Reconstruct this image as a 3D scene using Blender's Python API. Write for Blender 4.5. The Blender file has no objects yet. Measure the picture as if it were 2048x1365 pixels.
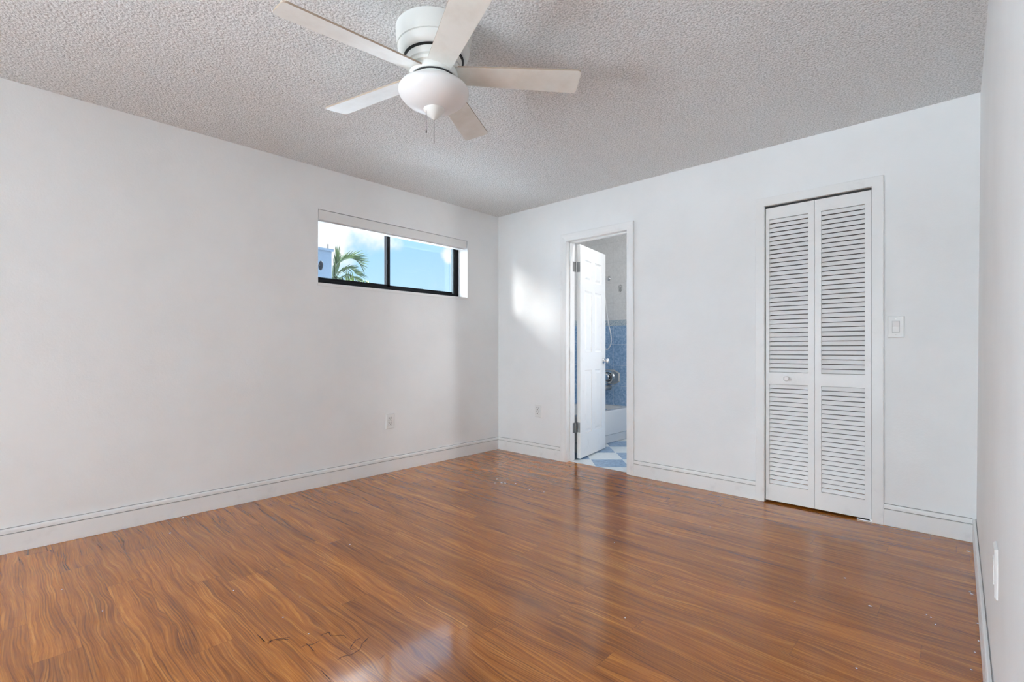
import bpy, bmesh, math, random
from mathutils import Vector, Matrix, Euler
random.seed(7)
SC = bpy.context.scene
COL = SC.collection

# ------------------------------------------------------------------ camera, sky, sun, lights, exposure
FPX, CXP, HYP = 974.0, 1024.0, 698.5          # focal length in pixels, principal column, horizon row (2048x1365)
YAW = math.radians(43.08)
CAM = Vector((3.61, -3.65, 1.052))
cd = bpy.data.cameras.new('camera'); cam = bpy.data.objects.new('camera', cd); COL.objects.link(cam)
cam.location = CAM; cam.rotation_euler = (math.pi/2, 0, YAW)
cd.sensor_width = 36; cd.lens = FPX/2048*36; cd.shift_y = (HYP-682.5)/2048; cd.clip_start = 0.01; cd.clip_end = 500
SC.camera = cam
FW = Vector((-math.sin(YAW), math.cos(YAW), 0)); RT = Vector((math.cos(YAW), math.sin(YAW), 0)); UP = Vector((0, 0, 1))
def ray(x, y): return FW + RT*((x-CXP)/FPX) + UP*((HYP-y)/FPX)
def on_x(x, y, X):                              # the point of the plane x = X met by a line of sight
    d = ray(x, y); return CAM + d*((X-CAM.x)/d.x)

SC.view_settings.view_transform = 'Standard'; SC.view_settings.look = 'None'
SC.view_settings.gamma = 1; SC.view_settings.use_curve_mapping = False
SC.view_settings.exposure = 0.29
SC.cycles.use_denoising = True
SC.cycles.max_bounces = 7; SC.cycles.diffuse_bounces = 6; SC.cycles.glossy_bounces = 3; SC.cycles.transmission_bounces = 4; SC.cycles.transparent_max_bounces = 8
SC.cycles.use_adaptive_sampling = True; SC.cycles.adaptive_threshold = .03
SC.cycles.caustics_reflective = False; SC.cycles.caustics_refractive = False
SC.cycles.sample_clamp_indirect = 6

def nd(nt, typ, **kw):
    n = nt.nodes.new(typ)
    for k, v in kw.items(): setattr(n, k, v)
    return n
def plug(nt, sock, v):
    if isinstance(v, bpy.types.NodeSocket): nt.links.new(v, sock)
    elif v is not None: sock.default_value = v
def mth(nt, op, a, b=None, c=None, clamp=False):
    n = nd(nt, 'ShaderNodeMath', operation=op, use_clamp=clamp)
    for i, v in enumerate((a, b, c)):
        if v is not None: plug(nt, n.inputs[i], v)
    return n.outputs[0]
def vmth(nt, op, a, b=None):
    n = nd(nt, 'ShaderNodeVectorMath', operation=op)
    plug(nt, n.inputs[0], a)
    if b is not None: plug(nt, n.inputs[1], b)
    return n.outputs['Value'] if op in ('DOT_PRODUCT', 'LENGTH', 'DISTANCE') else n.outputs[0]
def mixc(nt, f, a, b, blend='MIX'):
    n = nd(nt, 'ShaderNodeMix', data_type='RGBA', blend_type=blend)
    plug(nt, n.inputs[0], f)
    for s, v in ((n.inputs[6], a), (n.inputs[7], b)):
        plug(nt, s, v if isinstance(v, bpy.types.NodeSocket) else (*v, 1)[:4])
    return n.outputs[2]
def noise(nt, vec, scale, detail=3, rough=.5, dist=0, dims='3D'):
    n = nd(nt, 'ShaderNodeTexNoise', noise_dimensions=dims)
    if vec is not None: plug(nt, n.inputs['Vector'], vec)
    n.inputs['Scale'].default_value = scale; n.inputs['Detail'].default_value = detail
    n.inputs['Roughness'].default_value = rough; n.inputs['Distortion'].default_value = dist
    return n.outputs['Fac'], n.outputs['Color']
def maprange(nt, v, a, b, c=0, d=1, smooth=True):
    n = nd(nt, 'ShaderNodeMapRange', interpolation_type='SMOOTHSTEP' if smooth else 'LINEAR')
    plug(nt, n.inputs[0], v)
    for i, x in zip((1, 2, 3, 4), (a, b, c, d)): n.inputs[i].default_value = x
    return n.outputs[0]
def ramp(nt, v, stops):
    n = nd(nt, 'ShaderNodeValToRGB'); plug(nt, n.inputs[0], v)
    e = n.color_ramp.elements
    while len(e) < len(stops): e.new(.5)
    for x, (p, c) in zip(e, stops): x.position = p; x.color = (*c, 1)
    return n.outputs[0]
def lin(r, g, b):
    return tuple((c/255/12.92 if c/255 <= .04045 else ((c/255+.055)/1.055)**2.4) for c in (r, g, b))

# sky: blue with white cumulus, brighter high up than near the horizon
W = bpy.data.worlds.new('sky'); SC.world = W; W.use_nodes = True
nt = W.node_tree; nt.nodes.clear()
tc = nd(nt, 'ShaderNodeTexCoord'); D = tc.outputs['Generated']
sep = nd(nt, 'ShaderNodeSeparateXYZ'); nt.links.new(D, sep.inputs[0]); DZ = sep.outputs[2]
n1, _ = noise(nt, D, 7.0, 5, .55, .3)
n2, _ = noise(nt, D, 22.0, 4, .55, .2)
nn = mth(nt, 'ADD', mth(nt, 'MULTIPLY', n1, .65), mth(nt, 'MULTIPLY', n2, .35))
cl = None
for (px, py, r, w) in ((650, 480, .10, 1.0), (700, 470, .085, .6), (735, 478, .07, .5), (762, 482, .05, .4), (690, 505, .05, .75), (902, 512, .03, .9), (742, 540, .02, .35), (790, 490, .03, .25)):
    c = ray(px, py).normalized()
    dist = vmth(nt, 'DISTANCE', D, tuple(c))
    b = mth(nt, 'MULTIPLY', maprange(nt, dist, r, r*.15), w)
    cl = b if cl is None else mth(nt, 'MAXIMUM', cl, b)
far = vmth(nt, 'DISTANCE', D, tuple(ray(790, 530).normalized()))
rest = mth(nt, 'MULTIPLY', maprange(nt, far, .25, .45), .5)
cl = mth(nt, 'MAXIMUM', cl, rest)
cm = maprange(nt, mth(nt, 'ADD', cl, mth(nt, 'MULTIPLY', mth(nt, 'SUBTRACT', nn, .5), 2.6)), .2, .8)
blue = mixc(nt, maprange(nt, DZ, 0, .32), lin(196, 230, 255), lin(150, 206, 255))
skyc = mixc(nt, cm, blue, lin(248, 250, 255))
hi = mth(nt, 'SUBTRACT', maprange(nt, DZ, .30, .48, 1.0, 13.0), maprange(nt, DZ, .60, .85, 0.0, 9.0))
# a bright patch added to the sky at left, out of the camera's view, whose light rakes in through the small window
glow = maprange(nt, vmth(nt, 'DISTANCE', D, tuple(Vector((-2.2, -1.2, .46)).normalized())), .26, .12, 0.0, 9.0)
strength = mth(nt, 'ADD', hi, glow)
bg = nd(nt, 'ShaderNodeBackground'); nt.links.new(skyc, bg.inputs[0]); nt.links.new(strength, bg.inputs[1])
wo = nd(nt, 'ShaderNodeOutputWorld'); nt.links.new(bg.outputs[0], wo.inputs[0])

def lamp(name, typ, loc, energy, color=(1, 1, 1), direction=None, **kw):
    l = bpy.data.lights.new(name, typ); l.energy = energy; l.color = color
    for k, v in kw.items(): setattr(l, k, v)
    o = bpy.data.objects.new(name, l); COL.objects.link(o); o.location = loc
    if direction is not None: o.rotation_euler = Vector(direction).to_track_quat('-Z', 'Y').to_euler()
    return o
# low glare through the small window, from an added sun lamp, travelling towards +x +y and slightly down
lamp('low_glare', 'SUN', (-6, -7, 4), 10, (1, .99, .97), direction=(.5, 1, -.29), angle=math.radians(12))
# high sun added so the pale paving outside lights the ceiling; it misses the room
lamp('paving_sun', 'SUN', (-4, 8, 9), 41, (.905, .99, 1.065), direction=(.15, -.4, -.9), angle=math.radians(.6))
# added fill lamp set in the wide glass door behind the camera
lamp('rear_fill', 'AREA', (1.15, -7.14, 1.40), 6, (.88, .98, 1.08), direction=(.5, 1, 0.35), shape='RECTANGLE', size=1.8, size_y=1.5)
# fill lamp in the second left window, itself added behind the camera
lamp('side_fill', 'AREA', (-.10, -5.4, 1.42), 25, (.88, .98, 1.09), direction=(1, .35, .15), shape='RECTANGLE', size=1.6, size_y=1.2)
# narrow fill lamp added by the rear door, aimed up at the far ceiling
lamp('ceiling_fill', 'AREA', (1.55, -7.06, .45), 4.8, (.86, .98, 1.09), direction=(.20, .89, .405), shape='RECTANGLE', size=2.6, size_y=.9, spread=math.radians(27))
# lamp added by the bathroom's solid right wall for assumed daylight; no window built
lamp('assumed_bathroom_light', 'AREA', (2.32, 1.22, 1.55), 6.3, (.97, .99, 1.02), direction=(-1, -.1, -.15), shape='RECTANGLE', size=.5, size_y=.9)
lamp('assumed_bathroom_light', 'AREA', (2.32, .90, 1.1), 4.0, (.97, .99, 1.02), direction=(-1, -.70, 0), shape='RECTANGLE', size=.24, size_y=1.2, spread=math.radians(90))  # second lamp, a narrow beam added for the streak on the left wall
# point lamp added near the door header to brighten the bathroom tiles
lamp('tile_fill', 'POINT', (1.2, .26, 2.36), 6, (.99, .99, 1.0), shadow_soft_size=.06)

# ------------------------------------------------------------------ mesh helpers
MATS = {}
def pmat(name, color, rough=.5, metal=0, build=None, spec=.5):
    m = bpy.data.materials.new(name); m.use_nodes = True
    nt = m.node_tree; b = nt.nodes['Principled BSDF']
    if color is not None: b.inputs['Base Color'].default_value = (*color, 1)
    b.inputs['Roughness'].default_value = rough; b.inputs['Metallic'].default_value = metal
    b.inputs['Specular IOR Level'].default_value = spec
    if build: build(nt, b)
    MATS[name] = m
    return m
def ocoord(nt): return nd(nt, 'ShaderNodeTexCoord').outputs['Object']
def bump(nt, b, h, strength, dist):
    n = nd(nt, 'ShaderNodeBump'); n.inputs['Strength'].default_value = strength; n.inputs['Distance'].default_value = dist
    plug(nt, n.inputs['Height'], h); nt.links.new(n.outputs[0], b.inputs['Normal'])

def box(bm, x0, x1, y0, y1, z0, z1):
    v = [bm.verts.new((x, y, z)) for z in (z0, z1) for y in (y0, y1) for x in (x0, x1)]
    for f in ((0, 2, 3, 1), (4, 5, 7, 6), (0, 1, 5, 4), (2, 6, 7, 3), (0, 4, 6, 2), (1, 3, 7, 5)):
        bm.faces.new([v[i] for i in f])
    return v
def prism(bm, prof, path0, path1, ax_a, ax_b):
    """closed profile [(a,b)] swept straight from path0 to path1; a along ax_a, b along ax_b"""
    A, B = Vector(ax_a), Vector(ax_b)
    r = [[bm.verts.new(Vector(p)+A*a+B*b) for a, b in prof] for p in (path0, path1)]
    n = len(prof)
    for i in range(n):
        bm.faces.new((r[0][i], r[0][(i+1) % n], r[1][(i+1) % n], r[1][i]))
    bm.faces.new(r[0][::-1]); bm.faces.new(r[1])
def lathe(bm, prof, seg=48, mat=None):
    """prof [(r,h)] turned about z; ends closed when r = 0; mat transforms"""
    M = mat or Matrix()
    rings = []
    for r, h in prof:
        if r < 1e-6: rings.append([bm.verts.new(M @ Vector((0, 0, h)))])
        else: rings.append([bm.verts.new(M @ Vector((r*math.cos(2*math.pi*k/seg), r*math.sin(2*math.pi*k/seg), h))) for k in range(seg)])
    for a, b in zip(rings, rings[1:]):
        for k in range(seg):
            q = (k+1) % seg
            if len(a) == 1 and len(b) == 1: continue
            if len(a) == 1: bm.faces.new((a[0], b[q], b[k]))
            elif len(b) == 1: bm.faces.new((a[k], a[q], b[0]))
            else: bm.faces.new((a[k], a[q], b[q], b[k]))
def tube(bm, pts, r, seg=8, taper=None):
    pts = [Vector(p) for p in pts]; rings = []
    up = Vector((0, 0, 1))
    for i, p in enumerate(pts):
        t = (pts[min(i+1, len(pts)-1)]-pts[max(i-1, 0)]).normalized()
        s = t.cross(up)
        if s.length < 1e-4: s = t.cross(Vector((1, 0, 0)))
        s.normalize(); u = s.cross(t)
        rr = r if taper is None else r+(taper-r)*i/(len(pts)-1)
        rings.append([bm.verts.new(p+(s*math.cos(2*math.pi*k/seg)+u*math.sin(2*math.pi*k/seg))*rr) for k in range(seg)])
    for a, b in zip(rings, rings[1:]):
        for k in range(seg): bm.faces.new((a[k], a[(k+1) % seg], b[(k+1) % seg], b[k]))
    bm.faces.new(rings[0][::-1]); bm.faces.new(rings[-1])
def smooth_pts(pts, n=8):
    pts = [Vector(p) for p in pts]; out = []
    P = [pts[0]*2-pts[1]]+pts+[pts[-1]*2-pts[-2]]
    for i in range(1, len(P)-2):
        for k in range(n):
            t = k/n
            out.append(.5*((2*P[i])+(P[i+1]-P[i-1])*t+(2*P[i-1]-5*P[i]+4*P[i+1]-P[i+2])*t*t+(3*P[i]-P[i-1]-3*P[i+1]+P[i+2])*t**3))
    out.append(pts[-1]); return out

def obj(name, bm, mat, parent=None, bevel=0, smooth=False, segs=2):
    """one mesh object; the bmesh is in world coordinates"""
    bmesh.ops.recalc_face_normals(bm, faces=bm.faces)
    if smooth:
        for f in bm.faces: f.smooth = True
    me = bpy.data.meshes.new(name); o = bpy.data.objects.new(name, me); COL.objects.link(o)
    if parent is not None:
        off = Vector(parent.get('_o', (0, 0, 0))); o.parent = parent
    else:
        xs = [v.co for v in bm.verts]
        off = Vector(((min(v.x for v in xs)+max(v.x for v in xs))/2, (min(v.y for v in xs)+max(v.y for v in xs))/2, min(v.z for v in xs)))
        o.location = off
    o['_o'] = tuple(off)
    bm.transform(Matrix.Translation(-off)); bm.to_mesh(me); bm.free()
    if mat: me.materials.append(mat)
    if bevel:
        b = o.modifiers.new('bevel', 'BEVEL'); b.width = bevel; b.segments = segs; b.limit_method = 'ANGLE'; b.angle_limit = math.radians(40)
    if smooth:
        w = o.modifiers.new('split', 'EDGE_SPLIT'); w.split_angle = math.radians(38)
    return o
def root(name, loc):
    o = bpy.data.objects.new(name, None); COL.objects.link(o); o.location = loc; o['_o'] = tuple(loc); o.empty_display_size = .1
    return o
def thing(o, label, cat, group=None):
    o['label'] = label; o['category'] = cat
    if group: o['group'] = group
    return o
def struct(o, label=None):
    o['kind'] = 'structure'
    if label: o['label'] = label
    return o
def xform(bm, M, start=0):
    bm.verts.ensure_lookup_table()
    for v in bm.verts[start:]: v.co = M @ v.co

# ------------------------------------------------------------------ materials
def b_wall(nt, b):
    v = ocoord(nt)
    f1, _ = noise(nt, v, 2.2, 4, .6); f2, _ = noise(nt, v, 90, 3, .6)
    f3, _ = noise(nt, v, 14, 4, .65)
    c = mixc(nt, maprange(nt, f1, .35, .7), (.882, .888, .885), (.852, .858, .855))
    nt.links.new(c, b.inputs['Base Color'])
    bump(nt, b, mth(nt, 'ADD', mth(nt, 'MULTIPLY', f2, .6), f3), .22, .004)
pmat('wall_paint', None, .55, build=b_wall, spec=.35)
def b_trim(nt, b):
    v = ocoord(nt)
    f1, _ = noise(nt, v, 9, 5, .65); f2, _ = noise(nt, v, 40, 3, .6)
    c = mixc(nt, maprange(nt, f1, .55, .8), (.86, .86, .85), (.78, .78, .77))
    nt.links.new(c, b.inputs['Base Color'])
    bump(nt, b, f2, .12, .003)
pmat('trim_paint', None, .38, build=b_trim)
def b_ceiling(nt, b):
    v = ocoord(nt)
    vo = nd(nt, 'ShaderNodeTexVoronoi', feature='SMOOTH_F1'); plug(nt, vo.inputs['Vector'], v); vo.inputs['Scale'].default_value = 95
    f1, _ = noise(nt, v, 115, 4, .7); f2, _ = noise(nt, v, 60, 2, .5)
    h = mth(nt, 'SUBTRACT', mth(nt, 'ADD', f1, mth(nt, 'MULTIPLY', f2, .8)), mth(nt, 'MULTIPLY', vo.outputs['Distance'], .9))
    c = mixc(nt, maprange(nt, f1, .40, .56), (.68, .685, .675), (.965, .968, .962))  # shade of the popcorn pits put into the colour
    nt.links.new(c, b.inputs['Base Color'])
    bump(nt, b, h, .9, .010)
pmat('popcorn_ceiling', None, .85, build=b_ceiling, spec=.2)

PW, PL = .127, 1.22
def b_floor(nt, b):
    v = ocoord(nt)
    s = nd(nt, 'ShaderNodeSeparateXYZ'); nt.links.new(v, s.inputs[0]); X, Y = s.outputs[0], s.outputs[1]
    yr = mth(nt, 'DIVIDE', Y, PW); row = mth(nt, 'FLOOR', yr); fy = mth(nt, 'SUBTRACT', yr, row)
    w1 = nd(nt, 'ShaderNodeTexWhiteNoise', noise_dimensions='1D'); nt.links.new(row, w1.inputs['W'])
    xr = mth(nt, 'ADD', mth(nt, 'DIVIDE', X, PL), w1.outputs['Value']); colm = mth(nt, 'FLOOR', xr); fx = mth(nt, 'SUBTRACT', xr, colm)
    cid = nd(nt, 'ShaderNodeCombineXYZ'); nt.links.new(row, cid.inputs[0]); nt.links.new(colm, cid.inputs[1])
    w2 = nd(nt, 'ShaderNodeTexWhiteNoise', noise_dimensions='2D'); nt.links.new(cid.outputs[0], w2.inputs['Vector'])
    sc = nd(nt, 'ShaderNodeSeparateColor'); nt.links.new(w2.outputs['Color'], sc.inputs[0])
    xx = mth(nt, 'ADD', X, mth(nt, 'MULTIPLY', sc.outputs[0], 53.0)); yy = mth(nt, 'ADD', Y, mth(nt, 'MULTIPLY', sc.outputs[1], 31.0))
    def coord(kx, ky):
        c = nd(nt, 'ShaderNodeCombineXYZ')
        nt.links.new(mth(nt, 'MULTIPLY', xx, kx), c.inputs[0]); nt.links.new(mth(nt, 'MULTIPLY', yy, ky), c.inputs[1])
        return c.outputs[0]
    wa, _ = noise(nt, coord(1.7, 6), 1, 2, .5); wb, _ = noise(nt, coord(7, 22), 1, 2, .5)
    warp = mth(nt, 'ADD', mth(nt, 'MULTIPLY', mth(nt, 'SUBTRACT', wa, .5), .10), mth(nt, 'MULTIPLY', mth(nt, 'SUBTRACT', wb, .5), .010))
    yw = mth(nt, 'ADD', yy, warp)
    def wcoord(kx, ky):
        c = nd(nt, 'ShaderNodeCombineXYZ')
        nt.links.new(mth(nt, 'MULTIPLY', xx, kx), c.inputs[0]); nt.links.new(mth(nt, 'MULTIPLY', yw, ky), c.inputs[1])
        return c.outputs[0]
    amp, _ = noise(nt, wcoord(1.5, 16), 1, 3, .6)
    ring = mth(nt, 'ADD', mth(nt, 'MULTIPLY', mth(nt, 'SINE', mth(nt, 'ADD', mth(nt, 'MULTIPLY', yw, 620.0), mth(nt, 'MULTIPLY', amp, 16.0))), .5), .5)
    ringd = mth(nt, 'MULTIPLY', mth(nt, 'POWER', ring, 3.0), maprange(nt, amp, .40, .66))
    fine, _ = noise(nt, wcoord(5, 230), 1, 4, .7)
    mid, _ = noise(nt, wcoord(1.9, 64), 1, 5, .68)
    low, _ = noise(nt, wcoord(.9, 11), 1, 3, .55)
    dk, _ = noise(nt, wcoord(.8, 44), 1, 5, .62)
    t = mth(nt, 'ADD', mth(nt, 'ADD', mth(nt, 'MULTIPLY', mid, .44), mth(nt, 'MULTIPLY', fine, .31)), mth(nt, 'MULTIPLY', low, .25))
    base = ramp(nt, t, [(.35, (.135, .038, .006)), (.455, (.33, .102, .014)), (.55, (.52, .183, .026)), (.67, (.75, .33, .064))])
    base = mixc(nt, mth(nt, 'MULTIPLY', ringd, .62), base, (.11, .038, .014))
    base = mixc(nt, mth(nt, 'MULTIPLY', maprange(nt, dk, .55, .70), .46), base, (.085, .030, .011))
    tint = mixc(nt, sc.outputs[2], (.80, .78, .78), (1.06, 1.06, 1.06))
    base = mixc(nt, 1.0, base, tint, 'MULTIPLY')
    ex = mth(nt, 'MINIMUM', fx, mth(nt, 'SUBTRACT', 1.0, fx)); ey = mth(nt, 'MINIMUM', fy, mth(nt, 'SUBTRACT', 1.0, fy))
    seam = mth(nt, 'MINIMUM', mth(nt, 'MULTIPLY', ex, PL), mth(nt, 'MULTIPLY', ey, PW))
    sm = maprange(nt, seam, .0004, .0014, 1, 0)
    base = mixc(nt, mth(nt, 'MULTIPLY', sm, .45), base, (.075, .026, .011))
    nt.links.new(base, b.inputs['Base Color'])
    rn, _ = noise(nt, v, 5, 4, .6)
    nt.links.new(maprange(nt, rn, .3, .7, .17, .26), b.inputs['Roughness'])
    b.inputs['Coat Weight'].default_value = .42; b.inputs['Coat Roughness'].default_value = .085
    h = mth(nt, 'SUBTRACT', mth(nt, 'MULTIPLY', fine, .25), sm)
    bump(nt, b, h, .12, .0012)
M_floor = None
pmat('white_plastic', (.82, .82, .805), .36)
pmat('scratch_dark', (.035, .016, .010), .8, spec=.1)
pmat('shade_grime', (.30, .30, .29), .8)  # grey for painted gap shade and the baseboard's dirt line
pmat('dark_slot', (.03, .03, .03), .6)
pmat('black_aluminium', (.008, .008, .010), .5, spec=.12)
pmat('grey_aluminium', (.10, .13, .14), .35)
pmat('chrome', (.80, .80, .80), .12, 1)
pmat('old_steel', (.60, .59, .57), .36, 1)
pmat('hinge_steel', (.27, .265, .26), .45, 1)
pmat('chain_metal', (.16, .15, .14), .4, 1)
pmat('fan_paint', (.80, .80, .765), .34)
def b_blade(nt, b):
    v = ocoord(nt)
    f, _ = noise(nt, v, 7, 4, .6)
    c = mixc(nt, maprange(nt, f, .35, .75), (.78, .765, .72), (.69, .66, .60))
    nt.links.new(c, b.inputs['Base Color'])
pmat('blade_paint', None, .36, build=b_blade)
pmat('blade_edge', (.45, .36, .27), .6)
def b_bowl(nt, b):
    b.inputs['Base Color'].default_value = (.84, .83, .82, 1)
    b.inputs['Subsurface Weight'].default_value = .10
    b.inputs['Subsurface Radius'].default_value = (.03, .03, .03)
pmat('frosted_glass', None, .3, build=b_bowl)
def b_glass(nt, b):
    out = nt.nodes['Material Output']
    tr = nd(nt, 'ShaderNodeBsdfTransparent'); tr.inputs[0].default_value = (.97, .985, .98, 1)
    gl = nd(nt, 'ShaderNodeBsdfGlossy'); gl.inputs['Roughness'].default_value = .02
    fr = nd(nt, 'ShaderNodeFresnel'); fr.inputs[0].default_value = 1.45
    mx = nd(nt, 'ShaderNodeMixShader'); nt.links.new(mth(nt, 'MULTIPLY', fr.outputs[0], .8), mx.inputs[0])
    nt.links.new(tr.outputs[0], mx.inputs[1]); nt.links.new(gl.outputs[0], mx.inputs[2]); nt.links.new(mx.outputs[0], out.inputs[0])
pmat('window_glass', None, .02, build=b_glass)

def tile_xz(nt, v, ox, oz, sx, sz, g):
    s = nd(nt, 'ShaderNodeSeparateXYZ'); nt.links.new(v, s.inputs[0])
    a = mth(nt, 'FRACT', mth(nt, 'DIVIDE', mth(nt, 'SUBTRACT', s.outputs[0], ox), sx))
    c = mth(nt, 'FRACT', mth(nt, 'DIVIDE', mth(nt, 'SUBTRACT', s.outputs[2], oz), sz))
    ea = mth(nt, 'MULTIPLY', mth(nt, 'MINIMUM', a, mth(nt, 'SUBTRACT', 1, a)), sx)
    ec = mth(nt, 'MULTIPLY', mth(nt, 'MINIMUM', c, mth(nt, 'SUBTRACT', 1, c)), sz)
    return maprange(nt, mth(nt, 'MINIMUM', ea, ec), g*.6, g, 1, 0), s
def b_bathwall(nt, b):
    g = nd(nt, 'ShaderNodeNewGeometry'); v = g.outputs['Position']
    grout, s = tile_xz(nt, v, .412, .345, .25, .2535, .0028)
    Z = s.outputs[2]
    f1, _ = noise(nt, v, 38, 5, .65, .5); f2, _ = noise(nt, v, 9, 3, .5)
    t = mth(nt, 'ADD', mth(nt, 'MULTIPLY', f1, .75), mth(nt, 'MULTIPLY', f2, .25))
    blue = ramp(nt, t, [(.32, lin(112, 146, 186)), (.5, lin(152, 184, 216)), (.70, lin(200, 219, 236))])
    beige = ramp(nt, t, [(.3, (.74, .73, .71)), (.5, (.81, .80, .78)), (.7, (.88, .87, .85))])
    bord = ramp(nt, noise(nt, v, 60, 3, .6, 1.5)[0], [(.35, lin(120, 150, 175)), (.5, lin(196, 210, 216)), (.65, lin(225, 226, 222))])
    blue = mixc(nt, grout, blue, (.74, .77, .79))
    # flower motif fired into one pale tile
    sub = vmth(nt, 'SUBTRACT', v, (.512, 1.6, 1.794)); e = vmth(nt, 'MULTIPLY', sub, (1/.034, 0, 1/.052)); el = vmth(nt, 'LENGTH', e)
    vo = nd(nt, 'ShaderNodeTexVoronoi', feature='DISTANCE_TO_EDGE'); plug(nt, vo.inputs['Vector'], v); vo.inputs['Scale'].default_value = 70
    mot = mth(nt, 'MULTIPLY', maprange(nt, el, 1.0, .8), maprange(nt, vo.outputs['Distance'], .10, .22, 1, .0))
    beige = mixc(nt, mth(nt, 'MULTIPLY', grout, .35), beige, (.60, .59, .57))
    beige = mixc(nt, mth(nt, 'MULTIPLY', mot, .75), beige, (.22, .22, .21))
    up = mth(nt, 'GREATER_THAN', Z, 1.41); mid = mth(nt, 'GREATER_THAN', Z, 1.338)
    c = mixc(nt, up, mixc(nt, mid, blue, bord), beige)
    nt.links.new(c, b.inputs['Base Color'])
    bump(nt, b, mth(nt, 'MULTIPLY', grout, -1), .3, .002)
pmat('bath_wall_tile', None, .22, build=b_bathwall)
def b_bathfloor(nt, b):
    g = nd(nt, 'ShaderNodeNewGeometry'); v = g.outputs['Position']
    s = nd(nt, 'ShaderNodeSeparateXYZ'); nt.links.new(v, s.inputs[0])
    # diagonal grid measured from the doorway
    T = TILE
    U = mth(nt, 'DIVIDE', mth(nt, 'SUBTRACT', mth(nt, 'ADD', mth(nt, 'MULTIPLY', s.outputs[0], RT.x), mth(nt, 'MULTIPLY', s.outputs[1], RT.y)), TU), T)
    V = mth(nt, 'DIVIDE', mth(nt, 'SUBTRACT', mth(nt, 'ADD', mth(nt, 'MULTIPLY', s.outputs[0], FW.x), mth(nt, 'MULTIPLY', s.outputs[1], FW.y)), TV), T)
    fu, fv = mth(nt, 'FLOOR', U), mth(nt, 'FLOOR', V)
    par = mth(nt, 'MODULO', mth(nt, 'ADD', mth(nt, 'ADD', fu, fv), 100), 2)
    a, c = mth(nt, 'SUBTRACT', U, fu), mth(nt, 'SUBTRACT', V, fv)
    e = mth(nt, 'MINIMUM', mth(nt, 'MINIMUM', a, mth(nt, 'SUBTRACT', 1, a)), mth(nt, 'MINIMUM', c, mth(nt, 'SUBTRACT', 1, c)))
    grout = maprange(nt, e, .008, .014, 1, 0)
    f1, _ = noise(nt, v, 30, 5, .65)
    blue = ramp(nt, f1, [(.35, lin(112, 142, 178)), (.65, lin(164, 190, 214))])
    white = ramp(nt, f1, [(.3, (.70, .75, .77)), (.7, (.82, .85, .86))])
    col = mixc(nt, par, blue, white)
    col = mixc(nt, grout, col, (.80, .83, .85))
    nt.links.new(col, b.inputs['Base Color'])
TILE = .305
def fl(px, py): d = ray(px, py); return CAM+d*(-CAM.z/d.z)
TV = fl(1230, 919).dot(FW)
TU = .5*(fl(1216.5, 894).dot(RT)+fl(1254, 924).dot(RT))
pmat('bath_floor_tile', None, .28, build=b_bathfloor)
pmat('tub_enamel', (.82, .80, .77), .18)
def b_stucco(nt, b):
    v = ocoord(nt); f, _ = noise(nt, v, 30, 4, .6)
    nt.links.new(mixc(nt, f, (.046, .060, .080), (.058, .074, .096)), b.inputs['Base Color']); bump(nt, b, f, .3, .01)
pmat('blue_grey_stucco', None, .9, build=b_stucco, spec=.05)
def b_leaf(nt, b):
    v = ocoord(nt); f, _ = noise(nt, v, 3.5, 2, .5)
    nt.links.new(mixc(nt, maprange(nt, f, .35, .65), (.022, .035, .020), (.050, .070, .028)), b.inputs['Base Color'])
    b.inputs['Subsurface Weight'].default_value = 0
pmat('palm_leaf', None, .75, build=b_leaf, spec=.06)
pmat('young_leaf', (.07, .10, .025), .7, spec=.06)
pmat('palm_stem', (.045, .058, .040), .7, spec=.06)
pmat('ground_cover', (.74, .75, .75), .9)
pmat('dark_interior', (.10, .10, .10), .9)  # closet's shade put into its wall colour, so the louvre gaps stay dark
pmat('chip_white', (.85, .85, .83), .7)
M_floor = pmat('laminate_floor', None, .24, build=b_floor, spec=.20)

# ------------------------------------------------------------------ the setting
H = 2.44; YR = -7.2                      # room height, rear wall
def RWX(y, z): return 3.645-.0100*y+.017*z/H    # the right wall is a touch out of square and out of plumb
# floor (boards run on a little into the bathroom doorway and under the closet door)
bm = bmesh.new(); box(bm, -.2, 3.95, YR-.2, .045, -.12, 0); box(bm, 2.42, 3.4, .045, .8, -.12, 0)
o = obj('floor', bm, M_floor); struct(o)
o.data.transform(Matrix.Translation(o.location)); o.location = (0, 0, 0)
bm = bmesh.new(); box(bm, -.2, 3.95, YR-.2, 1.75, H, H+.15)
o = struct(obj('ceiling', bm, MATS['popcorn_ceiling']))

# left wall with its small high window
WY0, WY1, WZ0, WZ1 = -1.951, -.434, 1.535, 2.1205
bm = bmesh.new()
V0, V1, VZ0, VZ1 = -6.3, -4.5, .75, 2.08        # a second window, added behind the camera to let fill light in
box(bm, -.2, 0, YR-.2, V0, 0, H); box(bm, -.2, 0, V1, WY0, 0, H); box(bm, -.2, 0, V0, V1, 0, VZ0); box(bm, -.2, 0, V0, V1, VZ1, H); box(bm, -.2, 0, WY1, .0, 0, H); box(bm, -.2, 0, WY0, WY1, 0, WZ0); box(bm, -.2, 0, WY0, WY1, WZ1, H)
struct(obj('wall_left', bm, MATS['wall_paint']))
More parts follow.
